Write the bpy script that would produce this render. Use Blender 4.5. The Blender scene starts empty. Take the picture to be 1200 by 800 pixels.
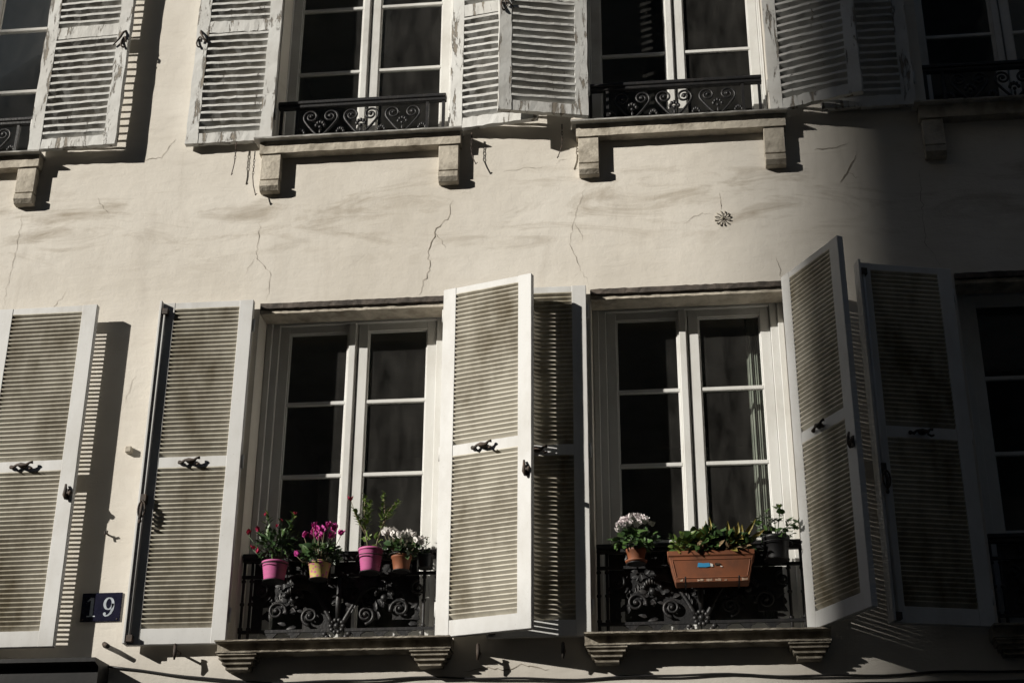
import bpy, bmesh, math, random
from mathutils import Vector, Matrix, Euler

random.seed(7)
S = bpy.context.scene
C = S.collection
R = math.radians
PI = math.pi

# ------------------------------------------------------------------ camera
# x runs along the facade, y into the wall (0 = plaster face), z up (0 = eye height)
cam_d = bpy.data.cameras.new("camera")
cam_d.sensor_width = 36.0
cam_d.lens = 54.0
cam_d.clip_start = 0.05
cam_d.clip_end = 500.0
cam = bpy.data.objects.new("camera", cam_d)
C.objects.link(cam)
pitch, yaw, roll = R(24.614), R(-6.417), R(0.329)
w_ = Vector((math.sin(yaw) * math.cos(pitch), math.cos(yaw) * math.cos(pitch), math.sin(pitch)))
r0 = Vector((math.cos(yaw), -math.sin(yaw), 0))
u0 = r0.cross(w_)
r_ = r0 * math.cos(roll) + u0 * math.sin(roll)
u_ = -r0 * math.sin(roll) + u0 * math.cos(roll)
m3 = Matrix((r_, u_, -w_)).transposed()
cam.matrix_world = Matrix.Translation((0, -8.076, 0)) @ m3.to_4x4()
S.camera = cam

# ------------------------------------------------------------------ sky, sun, exposure
SUN_DIR = Vector((1.5, 1.0, -0.75)).normalized()          # the way the light travels
world = bpy.data.worlds.new("World")
S.world = world
world.use_nodes = True
wn = world.node_tree
bg = wn.nodes["Background"]
sky = wn.nodes.new("ShaderNodeTexSky")
sky.sky_type = 'NISHITA'
sky.sun_disc = False
sky.sun_elevation = math.asin(-SUN_DIR.z)
sky.sun_rotation = math.atan2(-SUN_DIR.x, -SUN_DIR.y)
wn.links.new(sky.outputs[0], bg.inputs[0])
bg.inputs[1].default_value = 0.05
sun_d = bpy.data.lights.new("sun", 'SUN')
sun_d.energy = 5.0
sun_d.angle = R(0.62)
sun_d.color = (1.0, 0.95, 0.865)
sun = bpy.data.objects.new("sun", sun_d)
C.objects.link(sun)
sun.rotation_euler = SUN_DIR.to_track_quat('-Z', 'Y').to_euler()
sun.location = (-20, -14, 20)
S.view_settings.view_transform = 'Standard'
S.view_settings.look = 'None'
S.view_settings.gamma = 1.0
S.view_settings.use_curve_mapping = False
S.view_settings.exposure = 0.3

# ------------------------------------------------------------------ materials
def mat(name, col, rough=0.6, metal=0.0, spec=0.5):
    m = bpy.data.materials.new(name)
    m.use_nodes = True
    b = m.node_tree.nodes["Principled BSDF"]
    b.inputs["Base Color"].default_value = (*col, 1)
    b.inputs["Roughness"].default_value = rough
    b.inputs["Metallic"].default_value = metal
    b.inputs["Specular IOR Level"].default_value = spec
    return m

def nd(m, t, **kw):
    n = m.node_tree.nodes.new(t)
    for k, v in kw.items():
        setattr(n, k, v)
    return n

def lk(m, a, b):
    m.node_tree.links.new(a, b)

def coords(m, scale=(1, 1, 1), world_space=True):
    mp = nd(m, "ShaderNodeMapping")
    mp.inputs["Scale"].default_value = scale
    if world_space:
        g = nd(m, "ShaderNodeNewGeometry")
        lk(m, g.outputs["Position"], mp.inputs["Vector"])
    else:
        t = nd(m, "ShaderNodeTexCoord")
        lk(m, t.outputs["Object"], mp.inputs["Vector"])
    return mp.outputs[0]

def noise(m, vec, scale, detail=4, rough=0.55, dist=0.0):
    n = nd(m, "ShaderNodeTexNoise")
    n.inputs["Scale"].default_value = scale
    n.inputs["Detail"].default_value = detail
    n.inputs["Roughness"].default_value = rough
    n.inputs["Distortion"].default_value = dist
    lk(m, vec, n.inputs["Vector"])
    return n.outputs["Fac"]

def ramp(m, fac, stops):
    r = nd(m, "ShaderNodeValToRGB")
    e = r.color_ramp.elements
    while len(e) < len(stops):
        e.new(0.5)
    for i, (p, c) in enumerate(stops):
        e[i].position = p
        e[i].color = (c, c, c, 1) if isinstance(c, (int, float)) else (*c, 1)
    lk(m, fac, r.inputs[0])
    return r.outputs[0]

def mixc(m, fac, a, b):
    x = nd(m, "ShaderNodeMix", data_type='RGBA')
    for k, v in ((0, fac), (6, a), (7, b)):
        if isinstance(v, (tuple, list)):
            x.inputs[k].default_value = (*v, 1)
        elif isinstance(v, (int, float)):
            x.inputs[k].default_value = v
        else:
            lk(m, v, x.inputs[k])
    return x.outputs[2]

def mathn(m, op, a, b=0.0):
    x = nd(m, "ShaderNodeMath", operation=op)
    for k, v in ((0, a), (1, b)):
        if isinstance(v, (int, float)):
            x.inputs[k].default_value = v
        else:
            lk(m, v, x.inputs[k])
    return x.outputs[0]

def bump(m, h, strength=0.3, dist=0.01):
    b = nd(m, "ShaderNodeBump")
    b.inputs["Strength"].default_value = strength
    b.inputs["Distance"].default_value = dist
    lk(m, h, b.inputs["Height"])
    lk(m, b.outputs[0], m.node_tree.nodes["Principled BSDF"].inputs["Normal"])

def setcol(m, c):
    lk(m, c, m.node_tree.nodes["Principled BSDF"].inputs["Base Color"])

def noisy(name, c1, c2, scale=6.0, rough=0.6, bs=0.15, bd=0.004, bscale=40.0, lo=0.4, hi=0.65, metal=0.0, spec=0.4, stretch=(1, 1, 1)):
    m = mat(name, c1, rough, metal, spec)
    v = coords(m, stretch)
    f = ramp(m, noise(m, v, scale, 6, 0.6), [(lo, 0.0), (hi, 1.0)])
    setcol(m, mixc(m, f, c1, c2))
    bump(m, noise(m, v, bscale, 4), bs, bd)
    return m

M = {}
# plaster of the facade: patched lime render with smears, streaks and fine grain
p = mat("plaster", (0.6, 0.56, 0.49), 0.9, 0, 0.15)
v1 = coords(p, (1, 1, 1))
v2 = coords(p, (0.55, 1, 2.2))
v3 = coords(p, (5.0, 1, 0.35))
big = ramp(p, noise(p, v1, 0.9, 5, 0.6), [(0.35, 0.0), (0.7, 1.0)])
c = mixc(p, big, (0.67, 0.635, 0.575), (0.56, 0.52, 0.455))
smear = ramp(p, noise(p, v2, 2.6, 10, 0.68, 1.2), [(0.5, 0.0), (0.72, 1.0)])
sx = nd(p, "ShaderNodeSeparateXYZ")
lk(p, v1, sx.inputs[0])
band = ramp(p, mathn(p, 'MULTIPLY', mathn(p, 'SUBTRACT', sx.outputs[2], 4.15), 1.0), [(0.08, 0.12), (0.33, 1.0), (0.62, 1.0), (0.8, 0.2)])
c = mixc(p, mathn(p, 'MULTIPLY', mathn(p, 'MULTIPLY', smear, band), 0.85), c, (0.33, 0.285, 0.225))
streak = ramp(p, noise(p, coords(p, (3.2, 1, .45)), 1.7, 9, 0.7, 0.7), [(0.55, 0.0), (0.78, 1.0)])
c = mixc(p, mathn(p, 'MULTIPLY', streak, 0.3), c, (0.36, 0.32, 0.27))
speck = ramp(p, noise(p, v1, 55, 3, 0.7), [(0.66, 0.0), (0.74, 1.0)])
c = mixc(p, mathn(p, 'MULTIPLY', speck, 0.35), c, (0.35, 0.31, 0.26))
setcol(p, c)
h1 = mathn(p, 'MULTIPLY', noise(p, v1, 3.0, 3), 1.2)
h2 = mathn(p, 'MULTIPLY', noise(p, v1, 60, 6, 0.7), 0.2)
h3 = mathn(p, 'MULTIPLY', noise(p, v2, 9, 5, 0.6, 0.6), 0.28)
bump(p, mathn(p, 'ADD', mathn(p, 'ADD', h1, h2), h3), 0.5, 0.016)
M['plaster'] = p
M['crack'] = noisy("crack_dirt", (0.2, 0.165, 0.125), (0.44, 0.4, 0.34), 14, 0.95)
M['stone'] = noisy("sill_stone", (0.5, 0.455, 0.38), (0.17, 0.145, 0.11), 8, 0.9, 0.6, 0.008, 45, 0.42, 0.75)
M['sootstone'] = noisy("sooty_sill_stone", (0.36, 0.325, 0.265), (0.11, 0.092, 0.07), 9, 0.92, 0.6, 0.008, 45, 0.4, 0.66)  # darker copy of the sill stone: the lower sills' shade is in the colour
M['zinc'] = noisy("zinc_flashing", (0.5, 0.49, 0.46), (0.27, 0.26, 0.24), 12, 0.65, 0.1, 0.002, 60)
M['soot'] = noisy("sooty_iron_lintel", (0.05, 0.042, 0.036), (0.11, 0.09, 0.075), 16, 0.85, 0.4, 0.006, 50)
M['shop'] = noisy("dark_shopfront_paint", (0.011, 0.011, 0.012), (0.024, 0.023, 0.022), 5, 0.5)

# white shutter paint, with dust
def white_paint(name, base, dirt, amount, scale=5.0, lo=0.45, hi=0.8):
    m = mat(name, base, 0.55, 0, 0.35)
    v = coords(m, (1, 1, 0.5))
    f = ramp(m, noise(m, v, scale, 7, 0.65), [(lo, 0.0), (hi, 1.0)])
    f2 = ramp(m, noise(m, coords(m), 90, 3, 0.6), [(0.62, 0.0), (0.75, 1.0)])
    c = mixc(m, mathn(m, 'MULTIPLY', f, amount), base, dirt)
    c = mixc(m, mathn(m, 'MULTIPLY', f2, 0.35), c, dirt)
    setcol(m, c)
    bump(m, noise(m, coords(m, (1, 1, 0.15)), 60, 4), 0.12, 0.003)
    return m
M['white'] = white_paint("shutter_paint", (0.585, 0.585, 0.575), (0.33, 0.305, 0.26), 0.5)
M['slat'] = white_paint("louvre_paint", (0.6, 0.565, 0.475), (0.2, 0.165, 0.105), 0.95, 3.4, 0.4, 0.66)
M['winwhite'] = white_paint("window_paint", (0.6, 0.6, 0.58), (0.36, 0.335, 0.29), 0.5)

def peeling(name, amount):
    m = mat(name, (0.7, 0.69, 0.66), 0.75, 0, 0.25)
    v = coords(m, (1, 1, 0.55))
    n1 = noise(m, coords(m, (1.6, 1.6, 0.3)), 10, 12, 0.76, 0.3)
    mask = ramp(m, n1, [(amount, 0.0), (amount + 0.03, 1.0)])
    dirt = ramp(m, noise(m, coords(m), 4, 6, 0.6), [(0.4, 0.0), (0.75, 1.0)])
    paint = mixc(m, mathn(m, 'MULTIPLY', dirt, 0.5), (0.6, 0.6, 0.58), (0.33, 0.305, 0.265))
    wood = mixc(m, noise(m, coords(m, (14, 14, 1)), 5, 5), (0.13, 0.115, 0.1), (0.36, 0.32, 0.26))
    setcol(m, mixc(m, mask, paint, wood))
    h = mathn(m, 'SUBTRACT', mathn(m, 'MULTIPLY', noise(m, v, 60, 4), 0.25), mask)
    bump(m, h, 0.9, 0.008)
    return m
M['peel'] = peeling("peeling_paint", 0.55)
M['peelslat'] = peeling("peeling_slat_paint", 0.61)
M['oldwin'] = peeling("old_window_paint", 0.72)

g = bpy.data.materials.new("window_glass")
g.use_nodes = True
nt = g.node_tree
nt.nodes.clear()
out = nt.nodes.new("ShaderNodeOutputMaterial")
mx = nt.nodes.new("ShaderNodeMixShader")
fr = nt.nodes.new("ShaderNodeFresnel")
fr.inputs[0].default_value = 1.5
tr = nt.nodes.new("ShaderNodeBsdfTransparent")
tr.inputs[0].default_value = (0.82, 0.86, 0.84, 1)
gl = nt.nodes.new("ShaderNodeBsdfGlossy")
gl.inputs["Roughness"].default_value = 0.02
bp = nt.nodes.new("ShaderNodeBump")
bp.inputs["Strength"].default_value = 0.25
bp.inputs["Distance"].default_value = 0.004
nz = nt.nodes.new("ShaderNodeTexNoise")
nz.inputs["Scale"].default_value = 4.0
ge = nt.nodes.new("ShaderNodeNewGeometry")
nt.links.new(ge.outputs["Position"], nz.inputs["Vector"])
nt.links.new(nz.outputs[0], bp.inputs["Height"])
nt.links.new(bp.outputs[0], gl.inputs["Normal"])
nt.links.new(fr.outputs[0], mx.inputs[0])
nt.links.new(tr.outputs[0], mx.inputs[1])
nt.links.new(gl.outputs[0], mx.inputs[2])
# a thin film of dust and old rain marks on the panes
df = nt.nodes.new("ShaderNodeBsdfDiffuse")
df.inputs[0].default_value = (0.6, 0.58, 0.54, 1)
dn = nt.nodes.new("ShaderNodeTexNoise")
dn.inputs["Scale"].default_value = 7.0
dn.inputs["Detail"].default_value = 8.0
dn.inputs["Roughness"].default_value = 0.7
dm = nt.nodes.new("ShaderNodeMapping")
dm.inputs["Scale"].default_value = (1.6, 1, .5)
dr = nt.nodes.new("ShaderNodeMapRange")
dr.inputs[1].default_value = 0.3
dr.inputs[2].default_value = 0.75
dr.inputs[3].default_value = 0.006
dr.inputs[4].default_value = 0.05
m2 = nt.nodes.new("ShaderNodeMixShader")
nt.links.new(ge.outputs["Position"], dm.inputs["Vector"])
nt.links.new(dm.outputs[0], dn.inputs["Vector"])
nt.links.new(dn.outputs["Fac"], dr.inputs[0])
nt.links.new(dr.outputs[0], m2.inputs[0])
nt.links.new(mx.outputs[0], m2.inputs[1])
nt.links.new(df.outputs[0], m2.inputs[2])
nt.links.new(m2.outputs[0], out.inputs[0])
M['glass'] = g

M['room'] = noisy("room_walls", (0.34, 0.33, 0.31), (0.26, 0.25, 0.235), 2, 0.9)
M['curtain'] = noisy("green_grey_curtain", (0.3, 0.3, 0.26), (0.2, 0.21, 0.18), 8, 0.9)
M['iron'] = noisy("black_cast_iron", (0.012, 0.012, 0.013), (0.03, 0.026, 0.024), 20, 0.48, 0.5, 0.004, 70, 0.5, 0.75, 0.0, 0.4)
M['rust'] = noisy("rusty_iron", (0.04, 0.033, 0.028), (0.085, 0.058, 0.042), 30, 0.7, 0.4, 0.003, 80)
M['pink'] = mat("pink_glazed_pot", (0.50, 0.115, 0.28), 0.5, 0, 0.4)
pk = M['pink']
setcol(pk, mixc(pk, ramp(pk, noise(pk, coords(pk, (1, 1, 3)), 22, 6, .7), [(0.5, 0.0), (0.78, 0.8)]), (0.5, 0.115, 0.28), (0.3, 0.13, 0.17)))
M['terra'] = noisy("terracotta_plastic", (0.235, 0.08, 0.035), (0.14, 0.058, 0.032), 7, 0.6, 0.15, 0.003, 50)
M['terraw'] = noisy("limescale", (0.5, 0.38, 0.28), (0.36, 0.2, 0.13), 40, 0.8, 0.2, 0.002, 60)
M['soil'] = noisy("potting_soil", (0.03, 0.022, 0.016), (0.06, 0.045, 0.03), 60, 0.95, 0.8, 0.01, 60)
M['blackpot'] = mat("black_plastic_pot", (0.015, 0.015, 0.016), 0.45)
M['blue'] = mat("blue_label", (0.05, 0.3, 0.55), 0.4)
M['labelwhite'] = mat("white_label", (0.75, 0.74, 0.7), 0.5)

def leafmat(name, c1, c2, rough=0.45):
    m = mat(name, c1, rough, 0, 0.45)
    v = coords(m)
    setcol(m, mixc(m, ramp(m, noise(m, v, 30, 3), [(0.35, 0.0), (0.65, 1.0)]), c1, c2))
    b = m.node_tree.nodes["Principled BSDF"]
    b.inputs["Subsurface Weight"].default_value = 0.0
    return m
M['leafdark'] = leafmat("dark_glossy_leaf", (0.025, 0.055, 0.018), (0.045, 0.09, 0.03))
M['leafmid'] = leafmat("green_leaf", (0.04, 0.085, 0.02), (0.065, 0.12, 0.03))
M['leafbright'] = leafmat("fresh_leaf", (0.09, 0.15, 0.03), (0.14, 0.19, 0.045))
M['leafyellow'] = leafmat("yellowing_leaf", (0.32, 0.27, 0.05), (0.22, 0.17, 0.05))
M['stem'] = leafmat("brown_stem", (0.16, 0.12, 0.075), (0.1, 0.1, 0.05), 0.7)
M['dry'] = leafmat("dry_leaf", (0.3, 0.22, 0.12), (0.2, 0.13, 0.07), 0.8)
M['magenta'] = leafmat("magenta_petal", (0.5, 0.03, 0.24), (0.62, 0.1, 0.4), 0.6)
M['red'] = leafmat("crimson_petal", (0.42, 0.015, 0.06), (0.5, 0.04, 0.12), 0.6)
M['whitepetal'] = leafmat("white_petal", (0.84, 0.82, 0.79), (0.76, 0.72, 0.7), 0.6)
M['blush'] = leafmat("blush_petal", (0.84, 0.81, 0.8), (0.76, 0.68, 0.7), 0.6)
fp = mat("floral_paper", (0.6, 0.45, 0.1), 0.6)
vor = nd(fp, "ShaderNodeTexVoronoi")
vor.inputs["Scale"].default_value = 60
lk(fp, coords(fp), vor.inputs["Vector"])
setcol(fp, mixc(fp, ramp(fp, vor.outputs["Distance"], [(0.3, 0.0), (0.5, 1.0)]), (0.5, 0.1, 0.27), (0.5, 0.41, 0.13)))
M['floral'] = fp
M['enamel'] = noisy("blue_enamel", (0.005, 0.0055, 0.017), (0.01, 0.01, 0.024), 20, 0.22, 0.05, 0.001, 40)
M['digit'] = noisy("white_enamel_digit", (0.42, 0.46, 0.5), (0.3, 0.33, 0.36), 30, 0.3, 0.05, 0.001, 40)
M['asphalt'] = noisy("asphalt", (0.05, 0.05, 0.052), (0.075, 0.073, 0.07), 3, 0.9, 0.6, 0.008, 120)
M['paving'] = noisy("paving", (0.13, 0.125, 0.12), (0.18, 0.17, 0.16), 3, 0.85, 0.4, 0.006, 60)
M['oppwall'] = noisy("opposite_stucco", (0.27, 0.25, 0.22), (0.34, 0.31, 0.27), 1.2, 0.9)
M['opproof'] = noisy("slate_roof", (0.06, 0.065, 0.075), (0.09, 0.095, 0.1), 3, 0.6)
M['oppwin'] = mat("dark_opposite_window", (0.02, 0.022, 0.026), 0.15)

# ------------------------------------------------------------------ mesh helpers
class MB:
    """Collects shapes and links them as one mesh object."""
    def __init__(s):
        s.bm = bmesh.new()
        s.mi = 0

    def face(s, pts):
        vs = [s.bm.verts.new(q) for q in pts]
        f = s.bm.faces.new(vs)
        f.material_index = s.mi
        return f

    def box(s, x0, x1, y0, y1, z0, z1, mtx=None):
        pts = [Vector(q) for q in ((x0, y0, z0), (x1, y0, z0), (x1, y1, z0), (x0, y1, z0), (x0, y0, z1), (x1, y0, z1), (x1, y1, z1), (x0, y1, z1))]
        if mtx:
            pts = [mtx @ q for q in pts]
        vs = [s.bm.verts.new(q) for q in pts]
        for i in ((0, 3, 2, 1), (4, 5, 6, 7), (0, 1, 5, 4), (1, 2, 6, 5), (2, 3, 7, 6), (3, 0, 4, 7)):
            f = s.bm.faces.new([vs[k] for k in i])
            f.material_index = s.mi
        return vs

    def ring(s, x0, x1, z0, z1, wl, wr, wb, wt, y0, y1):
        s.box(x0, x0 + wl, y0, y1, z0, z1)
        s.box(x1 - wr, x1, y0, y1, z0, z1)
        s.box(x0 + wl, x1 - wr, y0 + .0015, y1, z0, z0 + wb)
        s.box(x0 + wl, x1 - wr, y0 + .0015, y1, z1 - wt, z1)

    def tube(s, pts, r, n=8, cap=True, squash=None):
        pts = [Vector(q) for q in pts]
        rs = r if isinstance(r, (list, tuple)) else [r] * len(pts)
        rings = []
        up = None
        for i, q in enumerate(pts):
            t = (pts[min(i + 1, len(pts) - 1)] - pts[max(i - 1, 0)])
            if t.length < 1e-9:
                t = Vector((0, 0, 1))
            t.normalize()
            if up is None:
                up = Vector((0, 1, 0)) if abs(t.y) < 0.9 else Vector((1, 0, 0))
            a = t.cross(up)
            if a.length < 1e-6:
                a = t.cross(Vector((1, 0, 0)))
            a.normalize()
            b = a.cross(t).normalized()
            up = b
            sq = squash or 1.0
            rings.append([s.bm.verts.new(q + (a * math.cos(2 * PI * k / n) + b * math.sin(2 * PI * k / n) * sq) * rs[i]) for k in range(n)])
        for i in range(len(rings) - 1):
            for k in range(n):
                f = s.bm.faces.new((rings[i][k], rings[i][(k + 1) % n], rings[i + 1][(k + 1) % n], rings[i + 1][k]))
                f.material_index = s.mi
                f.smooth = True
        if cap:
            for rg in (rings[0], rings[-1]):
                f = s.bm.faces.new(rg)
                f.material_index = s.mi

    def lathe(s, prof, n=20, cx=0.0, cy=0.0, smooth=True):
        rings = []
        for (rad, z) in prof:
            rings.append([s.bm.verts.new((cx + rad * math.cos(2 * PI * k / n), cy + rad * math.sin(2 * PI * k / n), z)) for k in range(n)])
        for i in range(len(rings) - 1):
            for k in range(n):
                f = s.bm.faces.new((rings[i][k], rings[i][(k + 1) % n], rings[i + 1][(k + 1) % n], rings[i + 1][k]))
                f.material_index = s.mi
                f.smooth = smooth
        for rg in (rings[0], rings[-1]):
            f = s.bm.faces.new(rg)
            f.material_index = s.mi

    def blob(s, c, rx, ry, rz, n=8, m=5):
        c = Vector(c)
        rings = []
        for j in range(1, m):
            th = PI * j / m
            rings.append([s.bm.verts.new(c + Vector((rx * math.sin(th) * math.cos(2 * PI * k / n), ry * math.sin(th) * math.sin(2 * PI * k / n), rz * math.cos(th)))) for k in range(n)])
        top = s.bm.verts.new(c + Vector((0, 0, rz)))
        bot = s.bm.verts.new(c - Vector((0, 0, rz)))
        for k in range(n):
            fs = [(top, rings[0][k], rings[0][(k + 1) % n]), (bot, rings[-1][(k + 1) % n], rings[-1][k])]
            for i in range(len(rings) - 1):
                fs.append((rings[i][k], rings[i + 1][k], rings[i + 1][(k + 1) % n], rings[i][(k + 1) % n]))
            for q in fs:
                f = s.bm.faces.new(q)
                f.material_index = s.mi
                f.smooth = True

    def prism(s, outline, y0, y1):
        """outline in x,z, extruded along y"""
        n = len(outline)
        a = [s.bm.verts.new((q[0], y0, q[1])) for q in outline]
        b = [s.bm.verts.new((q[0], y1, q[1])) for q in outline]
        for f in [s.bm.faces.new(a), s.bm.faces.new(b[::-1])] + [s.bm.faces.new((a[i], b[i], b[(i + 1) % n], a[(i + 1) % n])) for i in range(n)]:
            f.material_index = s.mi

    def profile_x(s, prof, x0, x1, seg=1, jit=0.0):
        """closed profile in y,z swept along x"""
        n = len(prof)
        rows = []
        for k in range(seg + 1):
            x = x0 + (x1 - x0) * k / seg
            rows.append([s.bm.verts.new((x, q[0] + random.uniform(-jit, jit), q[1] + random.uniform(-jit, jit))) for q in prof])
        for k in range(seg):
            for i in range(n):
                f = s.bm.faces.new((rows[k][i], rows[k][(i + 1) % n], rows[k + 1][(i + 1) % n], rows[k + 1][i]))
                f.material_index = s.mi
        for f in (s.bm.faces.new(rows[0]), s.bm.faces.new(rows[-1][::-1])):
            f.material_index = s.mi

    def leaf(s, base, d, nrm, ln, wd, fold=0.25, droop=0.25):
        base = Vector(base)
        d = Vector(d).normalized()
        side = d.cross(Vector(nrm))
        if side.length < 1e-4:
            side = d.cross(Vector((0.3, 0.5, 0.8)))
        side.normalize()
        up = side.cross(d).normalized()
        def P(t, o, h=0.0):
            return base + d * (ln * t) + side * (wd * o) + up * (h * ln - droop * ln * t * t)
        mid = [P(0, 0), P(0.4, 0), P(0.75, 0), P(1, 0)]
        lft = [P(0.3, -0.5, fold * 0.3), P(0.7, -0.38, fold * 0.25)]
        rgt = [P(0.3, 0.5, fold * 0.3), P(0.7, 0.38, fold * 0.25)]
        V = [s.bm.verts.new(q) for q in mid + lft + rgt]
        for q in ((0, 1, 4), (4, 1, 2, 5), (5, 2, 3), (1, 0, 6), (1, 6, 7, 2), (2, 7, 3)):
            f = s.bm.faces.new([V[k] for k in q])
            f.material_index = s.mi
            f.smooth = True

    def build(s, name, m, parent=None, loc=None, fix=True):
        if fix:
            bmesh.ops.recalc_face_normals(s.bm, faces=s.bm.faces[:])
        me = bpy.data.meshes.new(name)
        s.bm.to_mesh(me)
        s.bm.free()
        for q in (m if isinstance(m, (list, tuple)) else [m]):
            me.materials.append(q)
        o = bpy.data.objects.new(name, me)
        C.objects.link(o)
        if parent:
            o.parent = parent
        if loc:
            o.location = loc
        return o

def bevel(o, wd=0.002, seg=1):
    b = o.modifiers.new("bevel", 'BEVEL')
    b.width = wd
    b.segments = seg
    b.limit_method = 'ANGLE'
    b.angle_limit = R(40)
    return o

def tag(o, label=None, cat=None, group=None, kind=None):
    for k, v in (("label", label), ("category", cat), ("group", group), ("kind", kind)):
        if v:
            o[k] = v
    return o

def thing(name, loc, label, cat, group=None, rz=0.0):
    o = bpy.data.objects.new(name, None)
    C.objects.link(o)
    o.empty_display_size = 0.1
    o.location = loc
    o.rotation_euler = (0, 0, rz)
    return tag(o, label, cat, group)

def copy_tree(o, parent=None):
    c = o.copy()
    C.objects.link(c)
    if parent:
        c.parent = parent
    for ch in list(o.children):
        copy_tree(ch, c)
    return c

# ------------------------------------------------------------------ setting: street and buildings opposite
GZ = -1.65
b = MB(); b.box(-90, 90, -90, 40, GZ - 0.4, GZ)
tag(b.build("street", M['asphalt']), kind='structure')
b = MB(); b.box(-60, 60, -1.6, -0.004, GZ - 0.1, GZ + 0.12)
tag(bevel(b.build("pavement", M['paving']), 0.02), kind='structure')
b = MB(); b.box(-60, 60, -10.9, -9.6, GZ - 0.1, GZ + 0.12)
tag(bevel(b.build("pavement", M['paving']), 0.02), kind='structure')

def block(name, x0, x1, y0, y1, h, label, nx, nz, side=None):
    t = thing(name, ((x0 + x1) / 2, (y0 + y1) / 2, GZ), label, 'building')
    ox, oy = t.location.x, t.location.y
    k = MB(); k.box(x0 - ox, x1 - ox, y0 - oy, y1 - oy, 0.004, h)
    k.box(x0 - ox - .25, x1 - ox + .25, y1 - oy, y1 - oy + .3, h - .5, h - .2)
    k.build('wall', M['oppwall'], t)
    k = MB(); k.box(x0 - ox + .3, x1 - ox - .3, y0 - oy + .3, y1 - oy - .3, h, h + 1.2)
    bevel(k.build('roof', M['opproof'], t), 0.6)
    for i in range(nx):
        for j in range(nz):
            wx = x0 - ox + (x1 - x0) * (i + .5) / nx
            wz = 1.0 + (h - 1.5) * (j + .12) / nz
            k = MB(); k.box(wx - .5, wx + .5, y1 - oy + .004, y1 - oy + .03, wz, wz + 1.8)
            k.mi = 1
            k.ring(wx - .58, wx + .58, wz - .08, wz + 1.88, .08, .08, .08, .08, y1 - oy + .003, y1 - oy + .06)
            k.build('window', [M['oppwin'], M['stone']], t)
    return t

EDGE = .68                                    # where the shade of the taller house begins on the facade
block('apartment_building', -13.5, 34, -19.8, -11, 25, 'tall plain stucco house across the street, seen only in the window panes', 12, 7)
block('apartment_building', EDGE - 51, -30, -44, -34, 47, 'very tall stucco block far back whose shade covers one end of the facade', 6, 9)
block('town_house', -46, -26, -14.2, -11, 25, 'narrow stucco house across the street on the far side of the sunny gap', 6, 7)  # out of view; made tall and shallow to cut down the sky fill
block('town_house', -75, -44, -26, -14.3, 25, 'stucco house behind the narrow one on the far side of the sunny gap', 8, 7)  # out of view; added to close off more of the sky
block('town_house', -110, EDGE - 51.2, -50, -40, 32.7, 'long stucco terrace far back at the end of the sunny gap', 20, 8)  # out of view; height set so it softly darkens the foot of the wall
block('town_house', -60, -40, -10.8, 8, 25, 'stucco house closing the street where the sunny gap opens', 6, 7)  # out of view; added to keep sky fill off the facade
block('town_house', 34.2, 52, -16, 8, 25, 'stucco house closing the shaded end of the street', 6, 7)  # added out of view as well, blocks sky fill from this side

# ------------------------------------------------------------------ the facade
HALF = 0.562
LOW_Z, LOW_T = 1.93, 4.035
UP_Z, UP_T = 5.139, 7.1
CX_LOW = (-4.59, -1.868, 0.113, 2.2)
CX_UP = (-4.57, -1.868, 0.113, 2.17)

house = thing('apartment_building', (-1.0, 0, GZ), 'old pale plastered house front with two rows of shuttered windows', 'building')
HO = Vector(house.location)
def hb(mb, name, m, parent=house):
    """build in world coordinates under the house"""
    o = mb.build(name, m, parent)
    o.location = -HO if parent is house else (0, 0, 0)
    return o

b = MB()
XL, XR, ZB, ZT = -16.0, 14.0, GZ, 14.0
openings = [(c_ - HALF, c_ + HALF, LOW_Z, LOW_T) for c_ in CX_LOW] + [(c_ - HALF, c_ + HALF, UP_Z, UP_T) for c_ in CX_UP]
for k in range(1, 4):      # windows beyond the picture
    for zz in ((LOW_Z, LOW_T), (UP_Z, UP_T)):
        openings.append((2.2 + 2.1 * k - HALF, 2.2 + 2.1 * k + HALF, *zz))
        openings.append((-4.59 - 2.1 * k - HALF, -4.59 - 2.1 * k + HALF, *zz))
xs = sorted({XL, XR} | {q for o in openings for q in o[:2]})
zs = sorted({ZB, ZT} | {q for o in openings for q in o[2:]})
WT = 0.42
for i in range(len(xs) - 1):
    for j in range(len(zs) - 1):
        mx_, mz_ = (xs[i] + xs[i + 1]) / 2, (zs[j] + zs[j + 1]) / 2
        if any(o[0] < mx_ < o[1] and o[2] < mz_ < o[3] for o in openings):
            continue
        b.face(((xs[i], 0, zs[j]), (xs[i + 1], 0, zs[j]), (xs[i + 1], 0, zs[j + 1]), (xs[i], 0, zs[j + 1])))
for (x0, x1, z0, z1) in openings:
    b.face(((x0, 0, z0), (x0, 0, z1), (x0, WT, z1), (x0, WT, z0)))
    b.face(((x1, 0, z0), (x1, WT, z0), (x1, WT, z1), (x1, 0, z1)))
    b.face(((x0, 0, z1), (x1, 0, z1), (x1, WT, z1), (x0, WT, z1)))
    b.face(((x0, 0, z0), (x0, WT, z0), (x1, WT, z0), (x1, 0, z0)))
bmesh.ops.remove_doubles(b.bm, verts=b.bm.verts[:], dist=1e-5)
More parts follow.
